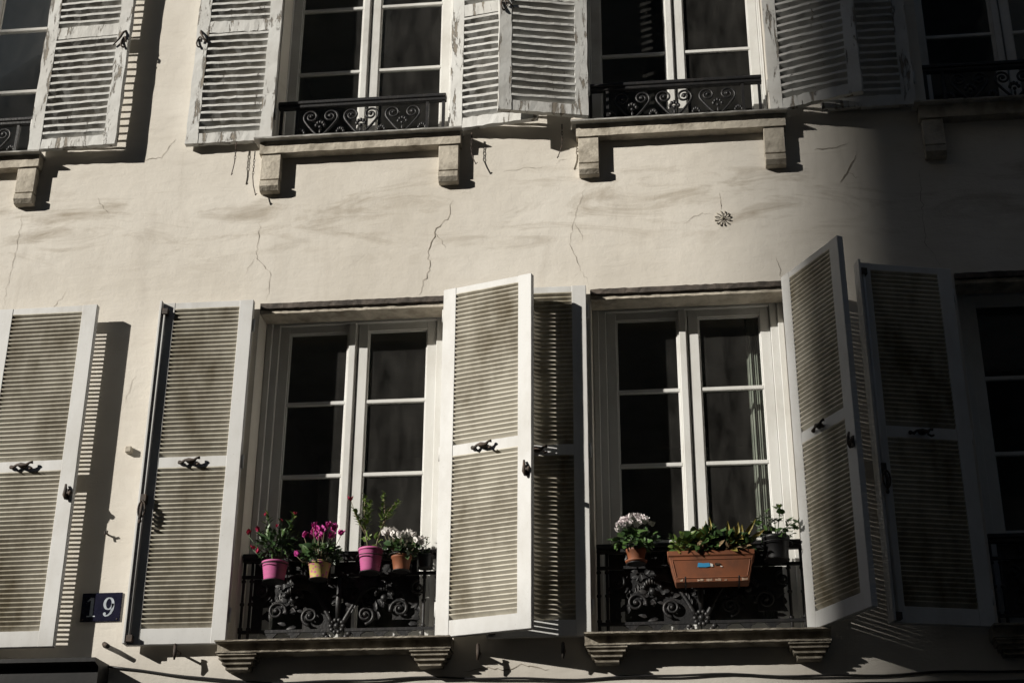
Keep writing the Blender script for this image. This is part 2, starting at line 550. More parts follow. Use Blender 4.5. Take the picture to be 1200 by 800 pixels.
# cracks in the plaster
b.mi = 1
CR = [
 [(-4.020,4.751),(-4.016,4.567),(-4.029,4.388),(-4.049,4.083)],
 [(-2.469,4.615),(-2.482,4.366),(-2.382,4.233),(-2.396,4.061)],
 [(-1.280,4.679),(-1.309,4.562),(-1.390,4.472),(-1.418,4.322),(-1.409,4.206),(-1.471,4.050)],
 [(-0.476,4.716),(-0.541,4.484),(-0.564,4.323),(-0.456,4.067)],
 [(0.910,4.913),(1.022,4.912),(1.126,4.948)],
 [(1.158,4.850),(1.093,4.736),(1.048,4.674)],
 [(1.517,4.740),(1.506,4.496),(1.505,4.247),(1.570,4.087)],
 [(-3.279,5.080),(-3.149,5.110),(-3.072,5.238)],
 [(-3.541,4.834),(-3.491,4.745),(-3.449,4.718)],
 [(-3.727,4.067),(-3.701,4.112),(-3.661,4.180)],
 [(-0.967,4.872),(-0.820,4.887),(-0.694,4.892)],
 [(-0.641,4.919),(-0.578,4.933)],
 [(0.331,4.651),(0.340,4.528)],
 [(0.645,4.202),(0.668,4.033)],
 [(-3.194,3.439),(-3.185,3.548),(-3.150,3.601)],
 [(0.109,4.448),(0.223,4.511),(0.293,4.496)],
 [(-1.39,4.472),(-1.335,4.415),(-1.315,4.36)],[(-0.541,4.484),(-0.50,4.42),(-0.49,4.37)],[(-2.482,4.366),(-2.53,4.30),(-2.535,4.24)],[(1.093,4.736),(1.13,4.71),(1.16,4.70)],
 [(-1.15,1.80),(-1.05,1.83),(-0.95,1.805),(-0.85,1.835),(-0.7,1.81)],
]
CW = [.0011,.0015,.0024,.0012,.003,.0042,.0018,.0017,.0014,.0012,.0011,.0018,.0014,.001,.001,.001,.0012,.001,.0009,.0016,.003]
for q, wd in zip(CR, CW):
    pts = []
    for a, e in zip(q[:-1], q[1:]):
        n = max(3, int(math.hypot(e[0] - a[0], e[1] - a[1]) / 0.022))
        for k in range(n):
            t = k / n
            pts.append((a[0] + (e[0] - a[0]) * t + random.gauss(0, .0055), a[1] + (e[1] - a[1]) * t + random.gauss(0, .0055)))
    pts.append(q[-1])
    n = len(pts)
    L, Rr = [], []
    for k, (x, z) in enumerate(pts):
        dx = pts[min(k + 1, n - 1)][0] - pts[max(k - 1, 0)][0]
        dz = pts[min(k + 1, n - 1)][1] - pts[max(k - 1, 0)][1]
        l = math.hypot(dx, dz) or 1
        h = wd * random.uniform(.35, 1.2) * min(1, .25 + 4 * min(k, n - 1 - k) / n)
        L.append((x - dz / l * h, -.0022, z + dx / l * h))
        Rr.append((x + dz / l * h, -.0022, z - dx / l * h))
    for k in range(n - 1):
        b.face((L[k], L[k + 1], Rr[k + 1], Rr[k]))
hb(b, 'wall', [M['plaster'], M['crack']])

# body behind the front: floors, ceilings, side and rear walls, roof
b = MB()
ZF = [(GZ, 1.5), (1.6, 4.6), (4.7, 7.6)]
for za, zb in ZF:
    y0, y1 = WT, 4.2
    b.face(((XL + .5, y0, za), (XR - .5, y0, za), (XR - .5, y1, za), (XL + .5, y1, za)))
    b.face(((XL + .5, y0, zb), (XR - .5, y0, zb), (XR - .5, y1, zb), (XL + .5, y1, zb)))
    b.face(((XL + .5, y1, za), (XR - .5, y1, za), (XR - .5, y1, zb), (XL + .5, y1, zb)))
for x in (XL + .5, -3.1, -0.95, 1.15, XR - .5):
    b.box(x - .05, x + .05, WT, 4.2, 1.6, 4.6)
    b.box(x - .05, x + .05, WT, 4.2, 4.7, 7.6)
hb(b, 'room', M['room'])
b = MB()
b.face(((XL, 0, ZB), (XL, 10, ZB), (XL, 10, ZT), (XL, 0, ZT)))
b.face(((XR, 0, ZB), (XR, 10, ZB), (XR, 10, ZT), (XR, 0, ZT)))
b.face(((XL, 10, ZB), (XR, 10, ZB), (XR, 10, ZT), (XL, 10, ZT)))
hb(b, 'rear_wall', M['plaster'])
b = MB(); b.box(XL - .2, XR + .2, -.35, 10.2, ZT + .003, ZT + .3)
hb(b, 'roof', M['opproof'])

# dark shop fascia at the foot of the picture
b = MB()
b.profile_x([(-.004, 1.3), (-.16, 1.3), (-.16, 1.835), (-.22, 1.85), (-.22, 1.872), (-.004, 1.878)], -9.0, -3.11)
b.profile_x([(-.004, 1.2), (-.06, 1.2), (-.06, 1.66), (-.08, 1.675), (-.08, 1.695), (-.004, 1.705)], -3.108, 9.0, 60, .002)
hb(b, 'shop_fascia', M['shop'])

# window sills
def low_sill(cx, x0, x1):
    s_ = MB()
    s_.profile_x([(-.003, 1.902), (-.124, 1.904), (-.124, 1.913), (-.095, 1.916), (-.1, 1.957), (-.158, 1.957), (-.158, 1.966), (-.003, 1.97)], x0, x1, 60, .0013)
    o = hb(s_, 'window_sill', M['sootstone'])
    for bx in (x0 + .115, x1 - .115):
        k = MB()
        for (hw, z0, z1, y) in ((.108, 1.893, 1.9, -.118), (.1, 1.88, 1.893, -.1), (.098, 1.872, 1.88, -.112), (.084, 1.855, 1.872, -.09), (.08, 1.846, 1.855, -.104), (.066, 1.83, 1.846, -.08), (.062, 1.82, 1.83, -.092)):
            vs = k.box(bx - hw, bx + hw, y, -.003, z0, z1)
        br = k.build('bracket', M['sootstone'], o)
    k = MB()
    k.box(cx - HALF + .002, cx + HALF - .002, .002, WT, 1.931, 1.962)
    k.build('inner_sill', M['winwhite'], o)
    return o
for cx in CX_LOW:
    low_sill(cx, cx - HALF - .055, cx + HALF + .095)

def up_sill(cx, x0, x1):
    s_ = MB()
    s_.profile_x([(-.003, 5.045), (-.07, 5.05), (-.072, 5.132), (-.003, 5.132)], x0 + .03, x1 - .012, 30, .0015)
    o = hb(s_, 'window_sill', M['stone'])
    k = MB()
    k.profile_x([(-.003, 5.1335), (-.115, 5.1335), (-.118, 5.142), (-.003, 5.149)], x0, x1, 30, .0012)
    k.build('flashing', M['zinc'], o)
    for bx in (x0 + .105, x1 - .085):
        k = MB()
        k.box(bx - .062, bx + .062, -.06, -.003, 4.868, 5.0435)
        k.box(bx - .057, bx + .057, -.05, -.003, 4.858, 4.868)
        k.profile_x([(-.003, 4.79), (-.045, 4.793), (-.067, 4.82), (-.067, 4.858), (-.003, 4.858)], bx - .062, bx + .062)
        bevel(k.build('bracket', M['stone'], o), .003)
    k = MB()
    k.box(cx - HALF + .002, cx + HALF - .002, .002, WT, 5.1405, 5.165)
    k.build('inner_sill', M['oldwin'], o)
    return o
for cx in CX_UP:
    up_sill(cx, cx - HALF - .095, cx + HALF + .09)

# windows
def window(cx, z0, z1, glass_half, mull, bars, gb, gt, paint, lower, curtain=False):
    x0, x1 = cx - HALF + .003, cx + HALF - .003
    f = MB()
    fw = HALF - glass_half - .062
    f.ring(x0, x1, z0 + .034, z1 - .003, fw, fw, .05, .055 if lower else .05, .19, .30)
    f.ring(x0, x1, z0 + .034, z1 - .003, fw * .45, fw * .45, .03, .03, .168, .1895)
    win = hb(f, 'window', paint)
    bevel(win, .003)
    for sg in (-1, 1):
        gx = sorted((cx + sg * mull, cx + sg * glass_half))
        k = MB()
        so, si = .058, mull - .003
        if sg < 0:
            lx0, lx1, wl, wr = gx[0] - so, gx[1] + si, so, si
        else:
            lx0, lx1, wl, wr = gx[0] - si, gx[1] + so, si, so
        k.ring(lx0, lx1, gb - .085, gt + .055, wl, wr, .085, .055, .212, .25)
        # glazing bead, a small step towards the glass
        k.ring(gx[0] - .002, gx[1] + .002, gb - .002, gt + .002, .01, .01, .01, .01, .222, .244)
        for zb_ in bars:
            k.box(gx[0], gx[1], .218, .245, zb_ - .0115, zb_ + .0115)
        if sg < 0:      # cover strip over the meeting stiles
            k.box(cx - .052, cx - .012, .196, .2115, gb - .08, gt + .05)
        cs = k.build('casement', paint, win)
        bevel(cs, .0025)
        p_ = MB()
        p_.face(((gx[0] - .003, .233, gb - .003), (gx[1] + .003, .233, gb - .003), (gx[1] + .003, .233, gt + .003), (gx[0] - .003, .233, gt + .003)))
        p_.build('pane', M['glass'], win)
    if curtain:
        k = MB()
        ca, cb = curtain
        n = 46
        rows = []
        for i in range(n + 1):
            x = ca + (cb - ca) * i / n
            y = .36 + .022 * math.sin(i * 1.15) + .012 * math.sin(i * .47)
            rows.append((k.bm.verts.new((x, y, gb)), k.bm.verts.new((x * .995 + .002, y, gt + .08))))
        for i in range(n):
            fc = k.bm.faces.new((rows[i][0], rows[i + 1][0], rows[i + 1][1], rows[i][1]))
            fc.smooth = True
        cu = k.build('curtain', M['curtain'], win)
        sol = cu.modifiers.new("thick", 'SOLIDIFY'); sol.thickness = .003
    # dark strip under the head of the opening
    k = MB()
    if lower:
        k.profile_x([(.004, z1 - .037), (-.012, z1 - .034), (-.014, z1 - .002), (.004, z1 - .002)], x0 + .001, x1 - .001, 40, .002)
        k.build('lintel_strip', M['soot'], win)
        k = MB()
        k.profile_x([(.006, z1 - .062), (.15, z1 - .062), (.15, z1 - .038), (.006, z1 - .0385)], x0 + .001, x1 - .001, 30, .0018)
        k.build('lintel_soffit', M['stone'], win)
    return win
for i, cx in enumerate(CX_LOW):
    window(cx, LOW_Z, LOW_T, .423, .062, (2.556, 3.013, 3.47), 2.10, 3.93, M['winwhite'], True, (.455, .56) if i == 2 else False)
for i, cx in enumerate(CX_UP):
    window(cx - (.02 if i == 1 else 0), UP_Z, UP_T, .478, .06, (5.826, 6.335, 6.8), 5.34, 6.98, M['oldwin'], False)

# ------------------------------------------------------------------ shutters
TH = .038
def shutter(name, label, sg, w, h, spec, peel, rod):
    """sg = +1: leaf runs to +x from its hinge, -1: to -x. Front face at y = -TH."""
    t = thing(name, (0, 0, 0), label, 'shutter')
    pm, sm = (M['peel'], M['peelslat']) if peel else (M['white'], M['slat'])
    sl, rl_t, rl_b = spec['stile'], spec['top'], spec['bottom']
    def X(a, c_):
        return (a, c_) if sg > 0 else (-c_, -a)
    jit = .0035 if peel else .0006
    # frame: two stiles and three rails, one joined piece of joinery
    k = MB()
    def rough_box(x0, x1, y0, y1, z0, z1, axis):
        n = 26 if axis == 'z' else 12
        rows = []
        for i in range(n + 1):
            a = i / n
            if axis == 'z':
                q = [(x0, y0), (x1, y0), (x1, y1), (x0, y1)]
                z = z0 + (z1 - z0) * a
                rows.append([k.bm.verts.new((u + random.uniform(-jit, jit), v + random.uniform(-jit, jit) * .5, z)) for u, v in q])
            else:
                q = [(y0, z0), (y0, z1), (y1, z1), (y1, z0)]
                x = x0 + (x1 - x0) * a
                rows.append([k.bm.verts.new((x, u + random.uniform(-jit, jit) * .5, v + random.uniform(-jit, jit))) for u, v in q])
        for i in range(n):
            for j in range(4):
                k.bm.faces.new((rows[i][j], rows[i][(j + 1) % 4], rows[i + 1][(j + 1) % 4], rows[i + 1][j]))
        k.bm.faces.new(rows[0]); k.bm.faces.new(rows[-1][::-1])
    for a, c_ in ((0, sl), (w - sl, w)):
        x0, x1 = X(a, c_)
        rough_box(x0, x1, -TH, 0, 0, h, 'z')
    x0, x1 = X(sl - .002, w - sl + .002)
    rails = [(0.0, rl_b), (spec['mid'] - spec['midh'] / 2, spec['mid'] + spec['midh'] / 2), (h - rl_t, h)]
    if spec.get('mid2'):
        rails.insert(2, (spec['mid2'] - spec['midh'] / 2, spec['mid2'] + spec['midh'] / 2))
    for a, c_ in rails:
        rough_box(x0, x1, -TH + .0022, -.0022, a + .001, c_ - .001, 'x')
    fo = k.build('frame', pm, t)
    if not peel:
        bevel(fo, .0022)
    # louvre panels between the rails
    for (a, c_) in [(rails[i][1], rails[i + 1][0]) for i in range(len(rails) - 1)]:
        n = max(1, round((c_ - a) / spec['pitch']))
        pt = (c_ - a) / n
        k = MB()
        for i in range(n):
            zc = a + pt * (i + .5)
            th_, dp = spec['slat_t'], TH - spec['inset']
            rise = dp * spec['slope']
            prof = [(-TH + .0015, zc + rise / 2 - th_ / 2), (-TH + .0012, zc + rise / 2 + th_ / 2), (-TH + dp, zc - rise / 2 + th_ / 2), (-TH + dp, zc - rise / 2 - th_ / 2)]
            seg = 9 if peel else 4
            tilt = random.gauss(0, .0024 if peel else .0009)
            rows = []
            for s_ in range(seg + 1):
                x = x0 + (x1 - x0) * s_ / seg
                jz = random.uniform(-1, 1) * (.0022 if peel else .0004) + tilt * (s_ / seg - .5) * 2
                rows.append([k.bm.verts.new((x, q[0] + random.uniform(-1, 1) * (.0016 if peel else .0002), q[1] + jz)) for q in prof])
            for s_ in range(seg):
                for j in range(4):
                    k.bm.faces.new((rows[s_][j], rows[s_][(j + 1) % 4], rows[s_ + 1][(j + 1) % 4], rows[s_ + 1][j]))
            k.bm.faces.new(rows[0]); k.bm.faces.new(rows[-1][::-1])
        k.build('louvre_panel', sm, t)
    # strap hinges
    for zh in (.16, spec['mid'], h - .16) if not peel else (.2, h - .25):
        k = MB()
        hx = 0.004 * sg
        k.tube([(hx - .012 * sg, -TH * .45, zh - .04), (hx - .012 * sg, -TH * .45, zh + .04)], .008, 8)
        k.build('hinge', pm, t)
    # cast bolt on the middle rail
    zc = spec['mid']
    xm = (x0 + x1) / 2 - .02
    k = MB()
    if not peel:
        xm += .01
        k.tube([(xm - .062, -TH - .014, zc - .004), (xm - .045, -TH - .022, zc - .012), (xm - .028, -TH - .02, zc + .004), (xm, -TH - .03, zc), (xm + .03, -TH - .03, zc - .003), (xm + .045, -TH - .03, zc + .012), (xm + .06, -TH - .022, zc + .016)],
               [.006, .01, .007, .014, .011, .006, .009], 8)
        k.blob((xm + .005, -TH - .012, zc), .026, .014, .016)
        k.blob((xm - .06, -TH - .01, zc - .004), .012, .012, .012)
        k.tube([(xm + .038, -TH - .01, zc - .01), (xm + .05, -TH - .03, zc - .026), (xm + .064, -TH - .03, zc - .02)], .006, 6)
        k.build('hook', M['rust'], t)
        if not rod:
            xe = sg * (w - .026)
            k = MB()
            k.box(xe - .012, xe + .012, -TH - .006, -TH + .001, .84, .9)
            k.tube([(xe - .012 * sg, -TH - .012, .925), (xe - .006 * sg, -TH - .024, .895), (xe - .01 * sg, -TH - .02, .86), (xe - .004 * sg, -TH - .016, .835)], [.006, .009, .011, .006], 8)
            k.tube([(xe - .004 * sg, -TH - .018, .87), (xe + .03 * sg, -TH - .018, .872)], [.009, .006], 8)
            k.blob((xe + .018 * sg, -TH - .018, .871), .01, .012, .016)
            k.build('latch', M['rust'], t)
    else:
        xe = sg * (w - .02)
        k = MB()
        pts = [(xe - .005 * sg + .026 * math.cos(a) * .6, -TH - .012 - .006 * math.sin(a * 2), zc - .12 + .04 * math.sin(a)) for a in [i * PI / 7 for i in range(13)]]
        k.tube(pts, .0055, 6)
        k.tube([(xe - .004 * sg, -TH + .001, zc - .02), (xe - .012 * sg, -TH - .02, zc - .05), (xe - .03 * sg, -TH - .02, zc - .09), (xe - .07 * sg, -TH - .015, zc - .14)], [.005, .008, .007, .004], 6)
        k.build('latch', M['rust'], t)
    if rod:
        xe = sg * w
        k = MB()
        a, c_ = sorted((xe, xe - sg * .014))
        k.box(a, c_, -TH - .04, -TH - .0005, .0, h - .002)
        bevel(k.build('cover_strip', pm, t), .002)
        k = MB()
        rx = xe - sg * .03
        k.tube([(rx, -TH - .022, .02), (rx, -TH - .022, h - .05)], .0085, 8)
        k.build('bolt_rod', pm, t)
        k = MB()
        for zz in (.03, h - .07):
            k.box(rx - .02, rx + .02, -TH - .036, -TH + .001, zz - .018, zz + .018)
        k.build('keeper', M['rust'], t)
        k = MB()
        zz = .80
        k.box(rx - .014, rx + .014, -TH - .04, -TH, zz, zz + .05)
        loop = [(rx + .002 + .02 * math.sin(a_), -TH - .055, zz - .045 + .048 * math.cos(a_)) for a_ in [i * 2 * PI / 16 for i in range(17)]]
        k.tube(loop, .0055, 6)
        k.tube([(rx, -TH - .045, zz + .01), (rx + .004, -TH - .06, zz - .045), (rx, -TH - .055, zz - .11)], [.008, .01, .007], 8)
        k.blob((rx, -TH - .055, zz - .115), .011, .011, .013)
        k.build('handle', M['rust'], t)
    return t

LOWSPEC = dict(stile=.082, top=.046, bottom=.09, mid=1.048, midh=.07, pitch=.0264, slat_t=.0064, slope=.94, inset=.005)
UPSPEC = dict(stile=.078, top=.07, bottom=.075, mid=.885, midh=.092, pitch=.053, slat_t=.0165, slope=.72, inset=.004)
LOWH, UPH = 2.066, 1.93
lr = shutter('shutter', 'clean white louvred shutter whose shadow falls across the blue number plate', 1, .56, LOWH, LOWSPEC, False, False)
ll = shutter('shutter', 'white louvred shutter with a bolt rod along its edge, between number plate and pink pots', -1, .56, LOWH, LOWSPEC, False, True)
ur = shutter('shutter', 'peeling louvred shutter high above the number plate, throwing a wide dark shadow', 1, .56, UPH, UPSPEC, True, False)
ul = shutter('shutter', 'peeling louvred shutter above the shutter with the bolt rod, flaked along its outer stile', -1, .555, UPH, UPSPEC, True, False)

def hang(t, x, y, z, deg, sg, label=None, group=None, sx=1.0):
    t.location = (x, y, z)
    t.rotation_euler = (0, 0, -sg * R(deg))
    t.scale = (sx, 1, 1)
    if label:
        t['label'] = label
    if group:
        t['group'] = group
GL, GU = 'white louvred shutters of the lower windows', 'peeling louvred shutters of the upper windows'
ZL, ZU = 1.968, 5.158
hang(lr, -4.015, -.068, ZL - .008, 1.3, 1, None, GL, 1.105)
hang(ll, -2.452, -.035, ZL, 0.6, -1, None, GL)
hang(copy_tree(lr), -1.293, -.05, ZL, 17.5, 1, 'bright white louvred shutter standing ajar between the two flower windows', GL)
hang(copy_tree(ll), -.47, -.03, ZL, 0.8, -1, 'white louvred shutter striped with shadow behind the ajar one between the flower windows', GL)
hang(copy_tree(lr), .688, -.035, ZL, 60, 1, 'white louvred shutter swung far out from the wall beside the terracotta trough', GL)
hang(copy_tree(ll), 1.60, -.035, ZL, 14, -1, 'white louvred shutter in deep shade, next to the one swung far out', GL)
hang(ur, -4.005, -.055, ZU, 2.0, 1, None, GU, 1.04)
hang(ul, -2.43, -.02, ZU, 0.5, -1, None, GU)
hang(copy_tree(ur), -1.295, -.012, ZU + .005, 8.5, 1, 'pale peeling louvred shutter partly tucked behind its neighbour between the upper railings', GU)
hang(copy_tree(ul), -.442, -.075, ZU + .012, 13.5, -1, 'peeling louvred shutter with dark gaps overlapping the pale one between the upper railings', GU)
hang(copy_tree(ur), .68, -.025, ZU, 18, 1, 'peeling louvred shutter tilted out at the edge of the deep shade', GU)
hang(copy_tree(ul), 1.535, -.02, ZU, 0.5, -1, 'dim peeling louvred shutter in deep shade behind the tilted one', GU)

# ------------------------------------------------------------------ railings
def spiral(cx, cz, a0, a1, r0_, r1_, y, n=40):
    return [(cx + (r0_ + (r1_ - r0_) * (i / n) ** .8) * math.cos(a0 + (a1 - a0) * i / n), y, cz + (r0_ + (r1_ - r0_) * (i / n) ** .8) * math.sin(a0 + (a1 - a0) * i / n)) for i in range(n + 1)]

def up_railing(cx, label):
    t = thing('window_railing', (cx - .02, .06, UP_Z + .03), label, 'railing', 'low cast iron railings of the upper windows')
    k = MB()
    k.box(-.54, .545, -.028, .024, .302, .326)
    k.box(-.54, .545, -.02, .018, .278, .3015)
    bevel(k.build('handrail', M['iron'], t), .004)
    k = MB(); k.box(-.54, .545, -.012, .012, .045, .063)
    k.build('bottom_rail', M['iron'], t)
    for px in (-.415, .425, -.52, .528):
        k = MB(); k.box(px - .009, px + .009, -.012, .012, 0.0, .278)
        k.build('post', M['iron'], t)
    for hx in (-.262, .0, .268):
        for s_ in (-1, 1):
            k = MB()
            pts = []
            c0x, c0z, r0_ = .062, .212, .052
            a0 = -.75
            ex, ez = c0x + r0_ * math.cos(a0), c0z + r0_ * math.sin(a0)
            for i in range(9):
                u = i / 9
                pts.append((.004 + (ex - .004) * u ** .9, 0, .066 + (ez - .066) * u ** 1.15))
            pts += spiral(c0x, c0z, a0, a0 + 3.3 * PI, r0_, .011, 0, 44)
            pts = [(hx + s_ * q[0], -.004, q[2]) for q in pts]
            k.tube(pts, [.0085 - .0025 * i / len(pts) for i in range(len(pts))], 8)
            k.blob((hx + s_ * .062, -.008, .212), .012, .012, .012)
            k.build('scroll', M['iron'], t)
        # small cast flower within each heart, and between hearts
        k = MB()
        for a_ in range(5):
            an = PI / 2 + (a_ - 2) * .62
            k.blob((hx + .028 * math.cos(an), -.006, .135 + .036 * math.sin(an)), .011, .01, .015)
        k.blob((hx, -.01, .13), .012, .012, .012)
        k.blob((hx, -.006, .10), .008, .008, .02)
        k.build('flower_ornament', M['iron'], t)
    for hx in (-.385, -.131, .134, .395):
        k = MB()
        for a_ in range(5):
            an = PI / 2 + (a_ - 2) * .6
            k.blob((hx + .022 * math.cos(an), -.004, .085 + .034 * math.sin(an)), .009, .008, .014)
        for sx in (-1, 1):
            k.blob((hx + sx * .028, -.004, .075), .012, .008, .01)
        k.build('flower_ornament', M['iron'], t)
    return t
u_labels = ['black cast iron railing cut by the picture edge, above the shutter shading the number plate',
            'black cast iron heart scroll railing above the window with the pink pots',
            'black cast iron heart scroll railing above the window with the terracotta trough',
            'black cast iron railing lost in deep shade beyond the tilted peeling shutter']
for cx, lb in zip(CX_UP, u_labels):
    up_railing(cx, lb)

def low_railing(cx, label):
    t = thing('window_railing', (cx, .06, LOW_Z + .035), label, 'railing', 'tall cast iron railings of the lower windows')
    k = MB()
    k.box(-.555, .555, -.03, .022, .508, .532)
    k.box(-.555, .555, -.02, .014, .484, .5075)
    bevel(k.build('handrail', M['iron'], t), .004)
    for z0 in (.085, .395):
        k = MB(); k.box(-.555, .555, -.011, .011, z0, z0 + .016)
        k.build('cross_rail', M['iron'], t)
    k = MB(); k.box(-.52, .50, -.011, .011, .018, .034)
    k.build('bottom_rail', M['iron'], t)
    for px in (-.5, .475, -.545, .545):
        k = MB()
        k.tube([(px, 0, 0), (px, 0, .1), (px, 0, .25), (px, 0, .484)], [.009, .0085, .0085, .009], 8)
        for zz in (.11, .25, .38):
            k.blob((px, 0, zz), .014, .014, .014)
        k.build('post', M['iron'], t)
    for s_ in (-1, 1):
        for (sx, sz, r_0, a0, turn) in ((.155, .175, .052, -PI / 2, 3.6), (.345, .205, .056, PI * 1.1, -3.4), (.44, .32, .04, PI / 2, 3.0)):
            k = MB()
            pts = [(s_ * q[0], -.006, q[2]) for q in spiral(sx, sz, a0, a0 + turn * PI, r_0, .008, 0, 50)]
            k.tube(pts, [.0095 - .004 * i / len(pts) for i in range(len(pts))], 8)
            k.blob((s_ * sx, -.012, sz), .012, .012, .012)
            k.build('scroll', M['iron'], t)
        # sweeping acanthus branch from the middle up to the side
        k = MB()
        pts = [(s_ * (.03 + .2 * u), -.005, .13 + .20 * math.sin(u * 1.9)) for u in [i / 14 for i in range(15)]]
        k.tube(pts, [.014 - .006 * i / 14 for i in range(15)], 8)
        for i in range(2, 14):
            q = Vector(pts[i])
            k.leaf(q, (s_ * .6, -.35, 1 - i * .03), (0, -1, .2), .05, .028)
            k.leaf(q, (-s_ * .2, -.35, 1), (0, -1, .2), .04, .024)
        k.build('branch', M['iron'], t)
        k = MB()
        for a_ in range(9):
            an = PI / 2 + (a_ - 4) * .3
            k.blob((s_ * .255 + .05 * math.cos(an), -.008, .27 + .055 * math.sin(an)), .008 + .004 * abs(math.cos(an)), .012, .011 + .01 * abs(math.sin(an)))
        k.blob((s_ * .255, -.012, .265), .02, .016, .02)
        k.build('palmette', M['iron'], t)
        for bx in (.09, .19, .29, .39):
            k = MB()
            k.tube([(s_ * bx, 0, .411), (s_ * bx, 0, .43), (s_ * bx, 0, .447), (s_ * bx, 0, .465), (s_ * bx, 0, .484)], [.007, .007, .017, .007, .007], 8)
            k.build('baluster', M['iron'], t)
        # scalloped frieze under the lower cross rail
        k = MB()
        for fx in (.12, .25, .38):
            k.prism([(s_ * (fx - .05), .084), (s_ * (fx - .03), .066), (s_ * (fx - .008), .0345), (s_ * (fx + .006), .0345), (s_ * (fx + .012), .07), (s_ * (fx + .04), .084)], -.008, .008)
        k.build('frieze', M['iron'], t)
    k = MB()
    for a_ in range(10):
        an = a_ * 2 * PI / 10
        k.blob((.034 * math.cos(an), -.008, .115 + .034 * math.sin(an)), .014, .012, .014)
    k.blob((0, -.014, .115), .018, .016, .018)
    for a_ in range(7):
        an = -PI / 2 + (a_ - 3) * .42
        k.blob((.07 * math.cos(an), -.008, .085 + .045 * math.sin(an)), .016, .012, .014)
    k.tube([(0, 0, .15), (0, -.006, .25), (0, 0, .395)], [.012, .018, .01], 8)
    k.build('rosette', M['iron'], t)
    k = MB()
    ro = random.Random(5)
    for s_ in (-1, 1):
        for i in range(64):
            q = Vector((s_ * ro.uniform(.03, .47), ro.uniform(-.006, .008), ro.choice((ro.uniform(.2, .38), ro.uniform(.11, .38)))))
            an = ro.uniform(-.4, PI + .4)
            k.leaf(q, (math.cos(an), -.3, math.sin(an)), (0, -1, .1), ro.uniform(.035, .065), ro.uniform(.018, .032), .25, .35)
        for i in range(9):
            sx, sz = ro.uniform(.05, .46), ro.uniform(.24, .36)
            k.tube([(s_ * q[0], .002, q[2]) for q in spiral(sx, sz, ro.uniform(0, 6), ro.uniform(6, 12), ro.uniform(.02, .036), .006, 0, 22)], .0048, 6)
    # iron sheets added behind the scrolls to keep the gaps dark, with openings
    for (xa, xb, za, zb) in ((-.49, -.43, .102, .394), (-.43, -.2, .235, .394), (-.2, -.03, .102, .394), (.022, .07, .102, .394), (.07, .3, .24, .394), (.3, .445, .15, .394), (-.03, .022, .13, .25), (-.03, .022, .275, .394), (-.49, -.06, .412, .484), (-.035, .43, .412, .484)):
        k.box(xa, xb, .013, .02, za, zb)
    k.build('cast_panel', M['iron'], t)
    return t
low_railing(CX_LOW[1], 'black ornate cast iron railing behind the pink flower pots')
low_railing(CX_LOW[2], 'black ornate cast iron railing behind the terracotta trough')
low_railing(CX_LOW[3], 'black ornate cast iron railing in the darkest corner, past the shaded white shutter')

# ------------------------------------------------------------------ plants
rnd = random.Random(21)
def rv(s=1.0):
    while True:
        q = Vector((rnd.uniform(-1, 1), rnd.uniform(-1, 1), rnd.uniform(-1, 1)))
        if .05 < q.length < 1:
            return q.normalized() * s

def pot_profile(rt, rb, h, lip=.006, liph=.018):
    return [(rb, 0), (rb * 1.01, .004), (rt - lip * .6, h - liph - .002), (rt, h - liph), (rt + .001, h - .002), (rt - .004, h), (rt - .009, h - .004), (rt - .012, h - .016), (.004, h - .014)]

def ringed_pot(rt, rb, h):
    pr = [(rb, 0)]
    for i in range(1, 10):
        u = i / 10
        r = rb + (rt - rb) * u
        pr += [(r - .0015, h * u - .003), (r + .0012, h * u)]
    return pr + [(rt + .003, h - .012), (rt + .003, h - .001), (rt - .006, h), (rt - .01, h - .014), (.004, h - .013)]

def soil(t, r, z):
    k = MB()
    k.lathe([(r * .98, z - .003), (r * .6, z + .003), (.004, z + .006)], 14)
    k.build('soil', M['soil'], t)

def holder(x, y, z, r, label, group='iron pot holders hooked on the railings'):
    """plate, ring and two hooks over the handrail"""
    t = thing('pot_holder', (x, y, z), label, 'pot holder', group)
    k = MB(); k.lathe([(r * .7, -.006), (r + .003, -.005), (r + .004, -.001), (.003, -.0012)], 20)
    k.build('plate', M['iron'], t)
    hr = LOW_Z + .035 + .538 - z           # top of the handrail
    k = MB()
    k.tube([((r + .022) * math.cos(a_), (r + .022) * math.sin(a_), .085) for a_ in [i * 2 * PI / 24 for i in range(25)]], .003, 6)
    k.build('ring', M['iron'], t)
    yb = .06 - .034 - y
    for sx in (-1, 1):
        k = MB()
        k.tube([(sx * r * .8, r * .3, -.008), (sx * r * .8, max(yb - .004, r * .5), .02), (sx * r * .8, yb - .003, .085), (sx * r * .8, yb - .003, hr), (sx * r * .8, yb + .03, hr + .008), (sx * r * .8, yb + .062, hr + .004), (sx * r * .8, yb + .064, hr - .03)], .0035, 6)
        k.build('hook', M['iron'], t)
    return t

def bushy(t, n, cz, rx, ry, rz, ll, lw, m, name='foliage', up=.35, dark=None, low=0.0):
    k = MB()
    for i in range(n):
        q = rv(rnd.uniform(.35, 1) ** .6)
        if q.z < -.6 + low:
            q.z = abs(q.z) * .4
        base = Vector((q.x * rx, q.y * ry, cz + q.z * rz))
        d = Vector((q.x, q.y * 1.0, q.z + up)) + rv(.7)
        s_ = rnd.uniform(.6, 1.25)
        k.mi = 1 if (dark and rnd.random() < .35) else 0
        k.leaf(base, d, (rv(.6) + Vector((0, -.35, .8))), ll * s_, lw * s_, .3, rnd.uniform(.05, .5))
    return k.build(name, [m, dark or m], t, fix=False)

